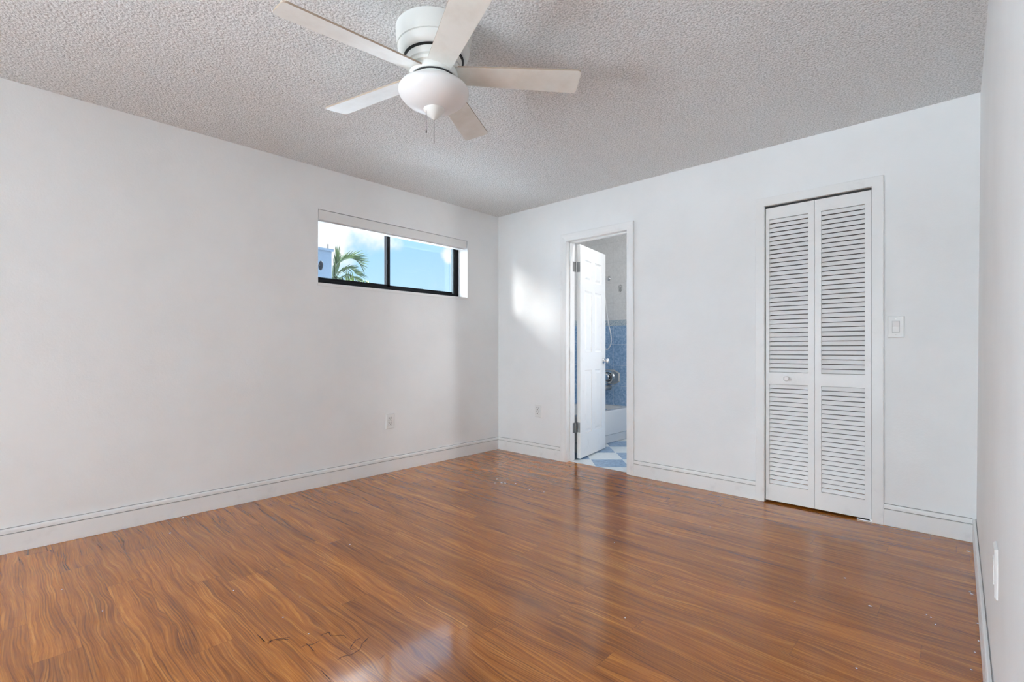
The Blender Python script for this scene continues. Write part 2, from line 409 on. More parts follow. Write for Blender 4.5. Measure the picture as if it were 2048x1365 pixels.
# back wall with two door openings
BX0, BX1, BZ = .893, 1.521, 2.052        # bathroom door opening inside its jambs
CX0, CX1, CZ = 2.589, 3.187, 2.034       # closet opening
J = .018; WT = .12
bm = bmesh.new()
box(bm, -.2, BX0-J, 0, WT, 0, H); box(bm, BX0-J, BX1+J, 0, WT, BZ+J, H); box(bm, BX1+J, CX0-J, 0, WT, 0, H)
box(bm, CX0-J, CX1+J, 0, WT, CZ+J, H); box(bm, CX1+J, 3.95, 0, WT, 0, H)
struct(obj('wall_back', bm, MATS['wall_paint']))
bm = bmesh.new()
ys = (0, YR-.2)
v = [bm.verts.new(p) for y in ys for p in ((RWX(y, 0), y, 0), (RWX(y, H), y, H), (3.95, y, H), (3.95, y, 0))]
for f in ((0, 1, 2, 3), (7, 6, 5, 4), (0, 4, 5, 1), (1, 5, 6, 2), (2, 6, 7, 3), (3, 7, 4, 0)): bm.faces.new([v[i] for i in f])
struct(obj('wall_right', bm, MATS['wall_paint']))
# rear wall, behind the camera, with a wide sliding glass door added for fill light
RX0, RX1, RZ = .20, 3.35, 2.22
bm = bmesh.new()
box(bm, 0, RX0, YR-.15, YR, 0, H); box(bm, RX1, RWX(YR, 0)+.02, YR-.15, YR, 0, H); box(bm, RX0, RX1, YR-.15, YR, RZ, H)
struct(obj('wall_rear', bm, MATS['wall_paint']))
d3 = struct(root('door_added', (1.75, YR-.08, 0)))
bm = bmesh.new()
box(bm, RX0, RX0+.05, YR-.12, YR-.04, 0, RZ); box(bm, RX1-.05, RX1, YR-.12, YR-.04, 0, RZ); box(bm, RX0, RX1, YR-.12, YR-.04, RZ-.05, RZ); box(bm, RX0, RX1, YR-.12, YR-.04, 0, .04)
box(bm, 1.71, 1.79, YR-.12, YR-.04, 0, RZ)
obj('door_frame', bm, MATS['black_aluminium'], d3)
bm = bmesh.new(); box(bm, RX0+.05, 1.71, YR-.084, YR-.078, .04, RZ-.05); box(bm, 1.79, RX1-.05, YR-.084, YR-.078, .04, RZ-.05)
obj('glass_pane', bm, MATS['window_glass'], d3)

# bathroom shell
BY = 1.6
bm = bmesh.new(); box(bm, -.2, 2.42, .045, BY+.15, -.12, -.003); struct(obj('floor_bathroom', bm, MATS['bath_floor_tile']))
bm = bmesh.new(); box(bm, -.2, 2.6, BY, BY+.15, 0, H); struct(obj('wall_bathroom_far', bm, MATS['bath_wall_tile']))
bm = bmesh.new(); box(bm, -.2, 0, WT, BY, 0, H); struct(obj('wall_bathroom_left', bm, MATS['bath_wall_tile']))
bm = bmesh.new(); box(bm, 2.36, 2.44, WT, BY, 0, H); struct(obj('wall_bathroom_right', bm, MATS['wall_paint']))
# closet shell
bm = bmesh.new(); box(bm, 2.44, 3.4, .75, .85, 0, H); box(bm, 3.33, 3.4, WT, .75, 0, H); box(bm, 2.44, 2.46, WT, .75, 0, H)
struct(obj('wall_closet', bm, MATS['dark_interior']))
# unseen wall added to keep the low glare out of the rear openings
bm = bmesh.new(); box(bm, -2.9, 7, -9.9, -9.6, -.2, 3.3); struct(obj('wall_sun_screen', bm, MATS['wall_paint']))
# ground outside
bm = bmesh.new(); box(bm, -60, -.2, -40, 40, -.4, -.2); struct(obj('ground', bm, MATS['ground_cover']))

# baseboards
BP = [(0, 0), (.0145, 0), (.0145, .0960), (.0050, .0968), (.0050, .1004), (.0138, .1012), (.0135, .117), (.0120, .1235), (.0095, .1255), (.0030, .1255), (.0030, .1120), (0, .1120)]
def baseboard(name, p0, p1, out):
    bm = bmesh.new(); prism(bm, BP, p0, p1, out, (0, 0, 1)); o = struct(obj(name, bm, MATS['trim_paint']))
    bm = bmesh.new()          # grey strips: painted shade in the groove, dirt line along the top edge
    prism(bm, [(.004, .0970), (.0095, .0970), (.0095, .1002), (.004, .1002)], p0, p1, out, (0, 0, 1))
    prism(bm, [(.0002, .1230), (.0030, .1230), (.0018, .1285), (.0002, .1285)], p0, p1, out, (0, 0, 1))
    obj('shade_grime_line', bm, MATS['shade_grime'], o)
    return o
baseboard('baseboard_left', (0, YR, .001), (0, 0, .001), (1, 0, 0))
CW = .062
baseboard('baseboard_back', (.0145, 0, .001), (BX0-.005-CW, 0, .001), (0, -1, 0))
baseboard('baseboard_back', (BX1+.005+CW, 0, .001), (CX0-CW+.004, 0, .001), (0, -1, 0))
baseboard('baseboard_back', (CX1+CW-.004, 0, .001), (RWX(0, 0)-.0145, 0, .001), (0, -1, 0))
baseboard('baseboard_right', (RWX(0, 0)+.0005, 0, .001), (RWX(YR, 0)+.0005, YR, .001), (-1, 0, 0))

# door casings with mitred corners
def casing(name, x0, x1, ztop, w, prof, jamb_y1, stop=None):
    """x0,x1,ztop = inner edge of the casing; prof = [(across 0..1 from inner edge, thickness)]"""
    bm = bmesh.new()
    def P(a, t, k):       # k: 0 left foot, 1 left top, 2 right top, 3 right foot
        q = w*a
        x = x0-q if k < 2 else x1+q
        z = 0.001 if k in (0, 3) else ztop+q
        return (x, -t, z)
    rows = [[bm.verts.new(P(a, t, k)) for a, t in prof] for k in range(4)]
    n = len(prof)
    for r0, r1 in zip(rows, rows[1:]):
        for i in range(n): bm.faces.new((r0[i], r0[(i+1) % n], r1[(i+1) % n], r1[i]))
    bm.faces.new(rows[0]); bm.faces.new(rows[3])
    o = struct(obj(name, bm, MATS['trim_paint']))
    bm = bmesh.new()
    box(bm, x0-J+.004, x0, 0.0, jamb_y1, 0, ztop); box(bm, x1, x1+J-.004, 0.0, jamb_y1, 0, ztop); box(bm, x0-J+.004, x1+J-.004, 0.0, jamb_y1, ztop, ztop+J-.004)
    if stop:
        box(bm, x0, x0+.011, stop[0], stop[1], 0, ztop); box(bm, x1-.011, x1, stop[0], stop[1], 0, ztop); box(bm, x0, x1, stop[0], stop[1], ztop-.011, ztop)
    obj('jamb', bm, MATS['trim_paint'], o, bevel=.0015)
    return o
casing('trim_1', BX0, BX1, BZ, CW+.004, [(0, 0), (0, .008), (.08, .010), (.30, .011), (.62, .016), (.9, .018), (1, .016), (1, 0)], .125, stop=(.042, .080))
casing('trim_2', CX0, CX1, CZ, .058, [(0, 0), (0, .015), (.05, .017), (.95, .017), (1, .015), (1, 0)], .12)

# ------------------------------------------------------------------ window in the left wall
w1 = struct(root('window_1', (-.1, (WY0+WY1)/2, WZ0)))
XF0, XF1 = -.19, -.135                    # aluminium frame depth
SZ = 1.56                                 # top of the sill board
bm = bmesh.new(); box(bm, -.135, .0, WY0+.001, WY1-.001, WZ0+.0005, SZ); box(bm, 0.0002, .0035, WY0-.004, WY1+.006, WZ0, SZ-.0005)
obj('window_sill', bm, MATS['trim_paint'], w1, bevel=.002)
bm = bmesh.new(); f = .03
box(bm, XF0, XF1, WY0+.001, WY1-.001, SZ, SZ+.04); box(bm, XF0, XF1, WY0+.001, WY1-.001, WZ1-.035, WZ1-.001)
box(bm, XF0, XF1, WY0+.001, WY0+f, SZ, WZ1); box(bm, XF0, XF1, WY1-f, WY1-.001, SZ, WZ1)
box(bm, XF1-.012, XF1, WY1-f-.012, WY1-f, SZ+.04, WZ1-.035)
obj('window_frame', bm, MATS['black_aluminium'], w1, bevel=.0015)
YM = -1.225
def sash(y0, y1, x0, x1, st_l, st_r, gx):
    bm = bmesh.new(); z0, z1 = SZ+.036, WZ1-.03
    box(bm, x0, x1, y0, y0+st_l, z0, z1); box(bm, x0, x1, y1-st_r, y1, z0, z1); box(bm, x0, x1, y0, y1, z0, z0+.026); box(bm, x0, x1, y0, y1, z1-.026, z1)
    s = obj('sash', bm, MATS['black_aluminium'], w1, bevel=.0015)
    bm = bmesh.new(); box(bm, gx-.002, gx+.002, y0+.008, y1-.008, z0+.008, z1-.008)
    obj('pane', bm, MATS['window_glass'], s)
    return s
sash(WY0+f-.005, YM-.002, -.160, -.140, .03, .032, -.150)
s2 = sash(YM-.034, WY1-f+.002, -.186, -.166, .032, .022, -.176)
bm = bmesh.new(); box(bm, -.140, -.132, YM-.030, YM-.010, 1.80, 1.84); box(bm, -.134, -.128, YM-.024, YM-.016, 1.775, 1.83)
obj('latch', bm, MATS['black_aluminium'], w1, bevel=.001)
bm = bmesh.new(); box(bm, -.186, -.150, WY1-f-.030, WY1-f-.014, SZ+.04, WZ1-.035)
obj('screen_track', bm, MATS['grey_aluminium'], w1)
w2 = struct(root('window_added', (-.1, (V0+V1)/2, VZ0)))  # unseen window added for the fill lamp behind the camera
bm = bmesh.new()
for a in ((V0, V1, VZ0, VZ0+.05), (V0, V1, VZ1-.05, VZ1), (V0, V0+.05, VZ0, VZ1), (V1-.05, V1, VZ0, VZ1), ((V0+V1)/2-.03, (V0+V1)/2+.03, VZ0, VZ1)): box(bm, -.18, -.13, *a)
obj('window_frame', bm, MATS['black_aluminium'], w2)
bm = bmesh.new(); box(bm, -.157, -.153, V0+.05, V1-.05, VZ0+.05, VZ1-.05); obj('pane', bm, MATS['window_glass'], w2)
# blind rolled up inside the top of the opening
bl = root('window_blind', (-.03, (WY0+WY1)/2, 2.035))
bm = bmesh.new()
prism(bm, [(.001, 0), (.001, .073), (-.007, .073), (-.007, .008), (-.012, 0)], (0, WY0+.004, 2.043), (0, WY1-.016, 2.043), (1, 0, 0), (0, 0, 1))
obj('valance', bm, MATS['white_plastic'], bl, bevel=.0012)
bm = bmesh.new(); box(bm, -.075, -.009, WY0+.008, WY1-.022, 2.055, 2.112)
for k in range(5): box(bm, -.071, -.013, WY0+.010, WY1-.024, 2.0405+.003*k, 2.0425+.003*k)
obj('stacked_slats', bm, MATS['white_plastic'], bl)
bm = bmesh.new(); box(bm, -.070, -.014, WY0+.010, WY1-.024, 2.031, 2.039)
obj('bottom_rail', bm, MATS['white_plastic'], bl, bevel=.003)
thing(bl, 'white blind drawn fully up under its valance at the top of the window', 'blind')

# ------------------------------------------------------------------ bathroom door, six panels, open about 100 degrees
d1 = struct(root('door_1', (.931, .163, .012)))
uv = Vector((.826-.931, .769-.163, 0)).normalized(); wv = Vector((uv.y, -uv.x, 0))
DM = Matrix.Translation((.931, .163, .012)) @ Matrix(((uv.x, wv.x, 0, 0), (uv.y, wv.y, 0, 0), (0, 0, 1, 0), (0, 0, 0, 1)))
DW, DH, DT = .613, 2.032, .035
def door_hit(px, py):                     # (u, v) on the door's face
    d = ray(px, py); n = wv; o0 = Vector((.931, .163, .012))
    t = (o0-CAM).dot(n)/d.dot(n); p = CAM+d*t-o0
    return p.dot(uv), p.z
cols = [(.100, .270), (.343, .513)]
rowsz = [(.225, .835), (1.01, 1.605), (1.70, 1.905)]
bm = bmesh.new()
def door_face(sgn, wbase):
    us = [0]+[x for c in cols for x in c]+[DW]; vs = [0]+[z for r in rowsz for z in r]+[DH]
    V = lambda u, v_, w: bm.verts.new((u, wbase+sgn*w, v_))
    for i in range(len(us)-1):
        for j in range(len(vs)-1):
            u0, u1, v0, v1 = us[i], us[i+1], vs[j], vs[j+1]
            if i % 2 == 1 and j % 2 == 1:
                loops = []
                for ins, dep in ((0, 0), (.004, -.008), (.010, -.010), (.019, -.010), (.038, -.003)):
                    loops.append([V(u0+ins, v0+ins, dep), V(u1-ins, v0+ins, dep), V(u1-ins, v1-ins, dep), V(u0+ins, v1-ins, dep)])
                for a, c in zip(loops, loops[1:]):
                    for k in range(4): bm.faces.new((a[k], a[(k+1) % 4], c[(k+1) % 4], c[k]))
                bm.faces.new(loops[-1])
            else:
                bm.faces.new((V(u0, v0, 0), V(u1, v0, 0), V(u1, v1, 0), V(u0, v1, 0)))
door_face(1, 0); door_face(-1, -DT)
for a in ((0, 0, 0, DH), (DW, DW, 0, DH)):
    bm.faces.new([bm.verts.new(p) for p in ((a[0], 0, 0), (a[0], -DT, 0), (a[0], -DT, DH), (a[0], 0, DH))])
for z in (0, DH):
    bm.faces.new([bm.verts.new(p) for p in ((0, 0, z), (DW, 0, z), (DW, -DT, z), (0, -DT, z))])
bmesh.ops.remove_doubles(bm, verts=bm.verts, dist=1e-5)
xform(bm, DM)
leaf = obj('door_leaf', bm, MATS['trim_paint'], d1)
# knob with its rose
ku, kz = .553, .918
KM = DM @ Matrix.Translation((ku, 0, kz)) @ Matrix.Rotation(-math.pi/2, 4, 'X')
bm = bmesh.new(); lathe(bm, [(0, .0), (.030, .0), (.030, .004), (.024, .010), (.012, .016), (.011, .030), (.016, .036), (.024, .044), (.0265, .055), (.024, .064), (.014, .070), (0, .071)], 24, KM)
obj('door_knob', bm, MATS['chrome'], leaf, smooth=True)
KM2 = DM @ Matrix.Translation((ku, -DT, kz)) @ Matrix.Rotation(math.pi/2, 4, 'X')
bm = bmesh.new(); lathe(bm, [(0, .0), (.030, .0), (.030, .004), (.024, .010), (.012, .016), (.011, .030), (.016, .036), (.024, .044), (.0265, .055), (.024, .064), (.014, .070), (0, .071)], 24, KM2)
obj('door_knob', bm, MATS['chrome'], leaf, smooth=True)
for zc in (1.83, .306):
    bm = bmesh.new()
    box(bm, .893, .8955, .084, .1225, zc-.047, zc+.047)
    s0 = len(bm.verts); box(bm, -.0025, -.0002, -.034, -.002, zc-.012-.047, zc-.012+.047); xform(bm, DM, s0)
    tube(bm, [(.896, .134, zc-.048), (.896, .134, zc+.048)], .0065, 10)
    for dz in (-.03, 0, .03): box(bm, .8955, .8962, .100-.004, .100+.004, zc+dz-.004, zc+dz+.004)
    obj('hinge', bm, MATS['hinge_steel'], d1)

# ------------------------------------------------------------------ louvred bifold closet door
d2 = struct(root('door_2', ((CX0+CX1)/2, .02, .012)))
YF0, YF1 = .004, .030                      # front and back of the leaves
ZB, ZT = .014, 2.0205
LB, LM0, LM1, LTOP = .128, .812, .893, 1.942
def bifold_leaf(x0, x1, sl, sr):
    bm = bmesh.new()
    for a in ((x0, x0+sl, ZB, ZT), (x1-sr, x1, ZB, ZT), (x0+sl, x1-sr, ZB, LB), (x0+sl, x1-sr, LM0, LM1), (x0+sl, x1-sr, LTOP, ZT)):
        box(bm, a[0], a[1], YF0, YF1, a[2], a[3])
    lf = obj('door_leaf', bm, MATS['trim_paint'], d2)
    for z0, z1, n in ((LB, LM0, 23), (LM1, LTOP, 35)):
        p = (z1-z0)/n
        bm = bmesh.new()
        for k in range(n):
            zb = z0+k*p+.003
            zt = zb+p-.0052
            prism(bm, [(.0065, zb), (.0115, zb-.0012), (.0215, zt-.0015), (.0165, zt)], (x0+sl-.002, 0, 0), (x1-sr+.002, 0, 0), (0, 1, 0), (0, 0, 1))
        obj('louver_panel', bm, MATS['trim_paint'], lf)
    return lf
XM = 2.8845
lf = bifold_leaf(CX0+.004, XM-.001, .022, .036)
bifold_leaf(XM+.001, CX1-.004, .036, .032)
bm = bmesh.new()
lathe(bm, [(0, 0), (.011, 0), (.010, .006), (.008, .013), (.012, .020), (.017, .027), (.0175, .034), (.013, .041), (0, .044)], 24, Matrix.Translation((2.728, YF0, .853)) @ Matrix.Rotation(math.pi/2, 4, 'X'))
obj('knob', bm, MATS['trim_paint'], lf, smooth=True)
bm = bmesh.new(); box(bm, CX0, CX1, .008, .030, CZ-.0105, CZ)
obj('top_track', bm, MATS['dark_slot'], d2)
bm = bmesh.new(); box(bm, CX1-.075, CX1-.002, .000, .028, .0006, .006); box(bm, CX1-.012, CX1-.002, .006, .026, .006, .0135)
obj('floor_bracket', bm, MATS['old_steel'], d2)

# ------------------------------------------------------------------ wall plates
def frame_at(origin, right, normal):
    r, n = Vector(right).normalized(), Vector(normal).normalized()
    return Matrix.Translation(origin) @ Matrix(((r.x, n.x, 0, 0), (r.y, n.y, 0, 0), (0, 0, 1, 0), (0, 0, 0, 1)))
def plate_bm(w, h, M, t=.006):
    bm = bmesh.new()
    L = [[bm.verts.new((sx*(w/2-i), d, sz*(h/2-i))) for sx, sz in ((-1, -1), (1, -1), (1, 1), (-1, 1))] for i, d in ((0, 0), (0, t*.45), (.0045, t))]
    for a, c in zip(L, L[1:]):
        for k in range(4): bm.faces.new((a[k], a[(k+1) % 4], c[(k+1) % 4], c[k]))
    bm.faces.new(L[-1]); bm.faces.new(L[0][::-1])
    xform(bm, M); return bm
def outlet(origin, right, normal, label, w=.084, h=.128, slots=1.0):
    M = frame_at(origin, right, normal); rt_ = root('wall_outlet', origin)
    obj('cover_plate', plate_bm(w, h, M), MATS['white_plastic'], rt_)
    for dz in (.0195, -.0195):
        bm = bmesh.new()
        pts = []
        for k in range(24):
            a = 2*math.pi*k/24; x, z = .0172*math.cos(a), max(-.0138, min(.0138, .0172*math.sin(a))); pts.append((x, z+dz))
        lo = [bm.verts.new((x, .0055, z)) for x, z in pts]; hi = [bm.verts.new((x, .0078, z)) for x, z in pts]
        for k in range(24): bm.faces.new((lo[k], lo[(k+1) % 24], hi[(k+1) % 24], hi[k]))
        bm.faces.new(hi); xform(bm, M)
        sb = bmesh.new(); box(sb, -.0182, .0182, .0050, .0063, dz-.0148, dz+.0148); xform(sb, M); obj('seam', sb, MATS['shade_grime'], rt_)  # grey sheet paints the shade of the gap round the receptacle
        r = obj('receptacle', bm, MATS['white_plastic'], rt_)
        bm = bmesh.new()
        for x0, x1, z0, z1 in ((-.0084, -.0052, -.001, .0095), (.0052, .0084, .0000, .0090), (-.0032, .0032, -.0108, -.0045)):
            box(bm, x0, x1, .0070, .0080, z0+dz, z1+dz)
        xform(bm, M); obj('slots', bm, MATS['dark_slot'], r)
    bm = bmesh.new(); lathe(bm, [(0, .006), (.0028, .006), (.0024, .0072), (0, .0074)], 12, M @ Matrix.Rotation(-math.pi/2, 4, 'X'))
    obj('screw', bm, MATS['white_plastic'], rt_)
    return thing(rt_, label, 'outlet', 'electrical outlets low on the walls')
outlet((0, -1.319, .434), (0, 1, 0), (1, 0, 0), 'white electrical outlet low on the left wall below the small window')
outlet((.5475, 0, .449), (1, 0, 0), (0, -1, 0), 'white electrical outlet low on the back wall between the corner and the bathroom door')
yw = -1.86
wp = root('wall_plate', (RWX(yw, .475), yw, .475))
M = frame_at((RWX(yw, .475), yw, .475), (.010, -1, 0), (-1, -.010, 0))
obj('cover_plate', plate_bm(.075, .13, M, .007), MATS['white_plastic'], wp)
bm = bmesh.new()
box(bm, -.017, .017, .0065, .0085, -.033, .033); xform(bm, M); obj('receptacle', bm, MATS['white_plastic'], wp)
thing(wp, 'white wall plate seen nearly edge-on low on the right wall', 'outlet')
sw = root('light_switch', (3.302, 0, 1.183)); M = frame_at((3.302, 0, 1.183), (1, 0, 0), (0, -1, 0))
obj('cover_plate', plate_bm(.080, .128, M, .008), MATS['white_plastic'], sw)
bm = bmesh.new()
prism(bm, [(.006, -.0325), (.0095, -.0325), (.0105, 0), (.0170, .0325), (.006, .0325)], (-.0165, 0, 0), (.0165, 0, 0), (0, 1, 0), (0, 0, 1)); xform(bm, M)
obj('rocker', bm, MATS['white_plastic'], sw, bevel=.0008)
bm = bmesh.new(); box(bm, -.0180, .0180, .0070, .0083, -.0340, .0340); xform(bm, M); obj('rocker_seam', bm, MATS['shade_grime'], sw)  # grey sheet standing in for the shaded gap round the rocker
for dz in (.048, -.048):
    bm = bmesh.new(); lathe(bm, [(0, .008), (.003, .008), (.0026, .0092), (0, .0094)], 12, M @ Matrix.Translation((0, 0, dz)) @ Matrix.Rotation(-math.pi/2, 4, 'X'))
    obj('screw', bm, MATS['old_steel'], sw)
thing(sw, 'white rocker light switch on the back wall right of the louvred closet door', 'light switch')

# ------------------------------------------------------------------ ceiling fan
FC = Vector((1.906, -2.327, 0))
fan = root('ceiling_fan', (FC.x, FC.y, H))
FT = Matrix.Translation(FC)
bm = bmesh.new()
lathe(bm, [(.160, H), (.164, H-.002), (.163, 2.400), (.160, 2.385), (.1585, 2.362), (.152, 2.361), (.152, 2.358), (.156, 2.357), (.152, 2.340), (.143, 2.326), (.131, 2.319), (.119, 2.3165)], 64, FT)
obj('motor_housing', bm, MATS['fan_paint'], fan, smooth=True)
bm = bmesh.new(); lathe(bm, [(.130, 2.3165), (.110, 2.3165), (.110, 2.311), (.130, 2.311)], 64, FT); obj('shadow_gap', bm, MATS['dark_slot'], fan, smooth=True)
bm = bmesh.new()
lathe(bm, [(.05, 2.313), (.119, 2.313), (.1215, 2.309), (.117, 2.285), (.110, 2.280), (.110, 2.277), (.117, 2.275), (.116, 2.262), (.06, 2.260)], 64, FT)
obj('rotor_cap', bm, MATS['fan_paint'], fan, smooth=True)
bm = bmesh.new(); lathe(bm, [(.06, 2.262), (.103, 2.262), (.104, 2.256), (.102, 2.240), (.098, 2.236), (.06, 2.235)], 64, FT)
obj('blade_hub', bm, MATS['fan_paint'], fan, smooth=True)
for k in range(5):
    az = math.radians(5.2+72*k)
    rad = RT*math.cos(az)+FW*math.sin(az)
    ang = math.atan2(rad.y, rad.x)
    bm = bmesh.new()
    pts = []
    R0, R1, c0, c1 = .098, .642, .052, .068
    for i in range(7):                     # root arc, hugging the hub
        t = -1+2*i/6; pts.append((math.sqrt(max(R0**2-(c0*t*.9)**2, 0))+.006, c0*t))
    for cx_, cy_, s in ((R1-.018, c1-.018, 0), (R1-.018, -(c1-.018), 1)):
        pass
    top = [(R1-.018+.018*math.sin(a), c1-.018+.018*math.cos(a)) for a in [math.pi/2*i/5 for i in range(6)]]
    bot = [(x, -y) for x, y in top][::-1]
    poly = pts+top+bot
    lo = [bm.verts.new((x, y, -.0035)) for x, y in poly]; hi = [bm.verts.new((x, y, .0035)) for x, y in poly]
    n = len(poly)
    fl_ = bm.faces.new(lo); bm.faces.new(hi[::-1])
    sides = [bm.faces.new((lo[i], lo[(i+1) % n], hi[(i+1) % n], hi[i])) for i in range(n)]
    for s_ in sides: s_.material_index = 1
    Mb = Matrix.Translation(FC+Vector((0, 0, 2.2535))) @ Matrix.Rotation(ang, 4, 'Z') @ Matrix.Rotation(math.radians(-11.5), 4, 'X')
    xform(bm, Mb)
    o = obj('fan_blade', bm, MATS['blade_paint'], fan); o.data.materials.append(MATS['blade_edge'])
bm = bmesh.new(); lathe(bm, [(.05, 2.236), (.0935, 2.236), (.0935, 2.231), (.05, 2.231)], 64, FT); obj('shadow_gap', bm, MATS['dark_slot'], fan, smooth=True)
bm = bmesh.new(); lathe(bm, [(.05, 2.2325), (.088, 2.2325), (.090, 2.230), (.089, 2.215), (.084, 2.208), (.05, 2.205)], 64, FT)
for a in (-.25, 1.9, 4.0):
    d = (-FW*math.cos(a)+RT*math.sin(a)); p = FC+d*.0895+Vector((0, 0, 2.2235))
    lathe(bm, [(0, 0), (.0035, 0), (.003, .003), (0, .0035)], 10, Matrix.Translation(p) @ d.to_track_quat('Z', 'Y').to_matrix().to_4x4())
obj('light_fitter', bm, MATS['fan_paint'], fan, smooth=True)
bm = bmesh.new(); lathe(bm, [(.070, 2.213), (.090, 2.2125), (.105, 2.209), (.128, 2.202), (.145, 2.192), (.1525, 2.180), (.153, 2.171), (.149, 2.160), (.137, 2.144), (.117, 2.127), (.090, 2.112), (.060, 2.102), (.03, 2.097), (0, 2.096)], 72, FT)
obj('glass_bowl', bm, MATS['frosted_glass'], fan, smooth=True)
bm = bmesh.new(); lathe(bm, [(0, 2.104), (.040, 2.104), (.045, 2.100), (.0455, 2.096), (.041, 2.089), (.036, 2.085), (.033, 2.078), (.026, 2.073), (.022, 2.068), (.012, 2.062), (.006, 2.056), (0, 2.053)], 48, FT)
obj('finial', bm, MATS['fan_paint'], fan, smooth=True)
def chain(p0, z1, knob):
    bm = bmesh.new(); z = p0.z
    tube(bm, [p0, (p0.x, p0.y, z1)], .0009, 6)
    while z > z1:
        bmesh.ops.create_icosphere(bm, subdivisions=1, radius=.0017, matrix=Matrix.Translation((p0.x, p0.y, z))); z -= .0048
    if knob: lathe(bm, [(0, .012), (.0015, .011), (.0028, .004), (.0028, -.004), (0, -.006)], 10, Matrix.Translation((p0.x, p0.y, z1)))
    obj('pull_chain', bm, MATS['chain_metal'], fan)
chain(FC+Vector((0, 0, 2.054)), 1.951, False)
c1_ = FC-RT*.0305-FW*.02; chain(Vector((c1_.x, c1_.y, 2.085)), 1.993, True)
thing(fan, 'white five-blade ceiling fan with a frosted glass bowl light and two pull chains', 'ceiling fan')

# ------------------------------------------------------------------ bathroom fixtures
tub = root('bathtub', (.34, .86, 0))
AX, TZ = .692, .362
bm = bmesh.new()
x0, x1, y0, y1 = .002, AX, .124, BY-.002
def rr(x0, x1, y0, y1, r, z, n=6):
    out = []
    for cx_, cy_, a0 in ((x1-r, y1-r, 0), (x0+r, y1-r, 90), (x0+r, y0+r, 180), (x1-r, y0+r, 270)):
        for i in range(n+1):
            a = math.radians(a0+90*i/n); out.append(bm.verts.new((cx_+r*math.cos(a), cy_+r*math.sin(a), z)))
    return out
loops = [rr(x0, x1-.012, y0, y1, .002, 0), rr(x0, x1-.012, y0, y1, .002, .085), rr(x0, x1+.010, y0, y1, .002, .100), rr(x0, x1+.002, y0, y1, .002, TZ-.02),
         rr(x0, x1, y0, y1, .004, TZ-.006), rr(x0, x1-.006, y0, y1, .006, TZ), rr(x0+.05, x1-.075, y0+.10, y1-.07, .09, TZ), rr(x0+.06, x1-.085, y0+.11, y1-.08, .09, TZ-.012),
         rr(x0+.10, x1-.13, y0+.2, y1-.11, .10, .10), rr(x0+.15, x1-.18, y0+.26, y1-.16, .09, .075)]
for a, c in zip(loops, loops[1:]):
    n = len(a)
    for k in range(n): bm.faces.new((a[k], a[(k+1) % n], c[(k+1) % n], c[k]))
bm.faces.new(loops[-1]); bm.faces.new(loops[0][::-1])
obj('tub_body', bm, MATS['tub_enamel'], tub, smooth=True)
bm = bmesh.new(); lathe(bm, [(0, 0), (.036, 0), (.034, .006), (0, .009)], 20, Matrix.Translation((.36, BY-.088, .285)) @ Matrix.Rotation(math.radians(82), 4, 'X'))
obj('overflow_plate', bm, MATS['chrome'], tub, smooth=True)
thing(tub, 'white bathtub along the tiled bathroom wall behind the open door', 'bathtub')
FY = BY
vx, vz = .352, .705
val = root('shower_valve', (vx, FY, vz)); VM = Matrix.Translation((vx, FY, vz)) @ Matrix.Rotation(math.pi/2, 4, 'X')
bm = bmesh.new()
pp = [(.155, -.052), (.155, .052), (.075, .092), (-.075, .092), (-.155, .052), (-.155, -.052), (-.075, -.092), (.075, -.092)]
L = [[bm.verts.new(VM @ Vector((x*s, z*s, d))) for x, z in pp] for s, d in ((1, 0), (1, .004), (.9, .012))]
for a, c in zip(L, L[1:]):
    for k in range(8): bm.faces.new((a[k], a[(k+1) % 8], c[(k+1) % 8], c[k]))
bm.faces.new(L[-1])
obj('escutcheon', bm, MATS['old_steel'], val)
bm = bmesh.new(); lathe(bm, [(.058, .012), (.082, .012), (.085, .018), (.080, .028), (.066, .031), (.060, .024)], 40, VM); obj('trim_ring', bm, MATS['chrome'], val, smooth=True)
bm = bmesh.new(); lathe(bm, [(0, .012), (.055, .012), (.045, .022), (.022, .028), (.022, .045), (.042, .050), (.046, .070), (.036, .082), (0, .085)], 12, VM); obj('handle', bm, MATS['chrome'], val)
thing(val, 'chrome shower valve on the blue bathroom tiles above the tub spout', 'shower valve')
sp = root('tub_spout', (.345, FY, .575))
bm = bmesh.new()
for i, (yy, w_, z0, z1) in enumerate(((0, .030, -.030, .030), (-.02, .027, -.027, .027), (-.07, .026, -.028, .025), (-.115, .025, -.034, .018), (-.13, .020, -.034, .006))):
    ring = [bm.verts.new((.345+.012+w_*math.cos(2*math.pi*k/16)*1.2, FY+yy, .575+(z0+z1)/2+(z1-z0)/2*math.sin(2*math.pi*k/16))) for k in range(16)]
    if i:
        for k in range(16): bm.faces.new((prev[k], prev[(k+1) % 16], ring[(k+1) % 16], ring[k]))
    prev = ring
bm.faces.new(prev)
obj('spout_body', bm, MATS['old_steel'], sp, smooth=True)
thing(sp, 'metal tub spout below the shower valve on the blue tiles', 'faucet')
hs = root('hand_shower', (.353, FY, 1.93))
bm = bmesh.new(); HM = Matrix.Translation((.353, FY, 1.93)) @ Matrix.Rotation(math.pi/2, 4, 'X')
lathe(bm, [(0, 0), (.029, 0), (.028, .006), (.016, .016), (.010, .02), (0, .021)], 24, HM); obj('wall_flange', bm, MATS['chrome'], hs, smooth=True)
def on_y(px, py, Y): d = ray(px, py); return CAM+d*((Y-CAM.y)/d.y)
arm_end = Vector((.30, FY-.13, 1.90))
bm = bmesh.new(); tube(bm, smooth_pts([(.353, FY, 1.93), (.335, FY-.06, 1.945), (.315, FY-.10, 1.93), arm_end], 6), .0085, 10); obj('shower_arm', bm, MATS['chrome'], hs, smooth=True)
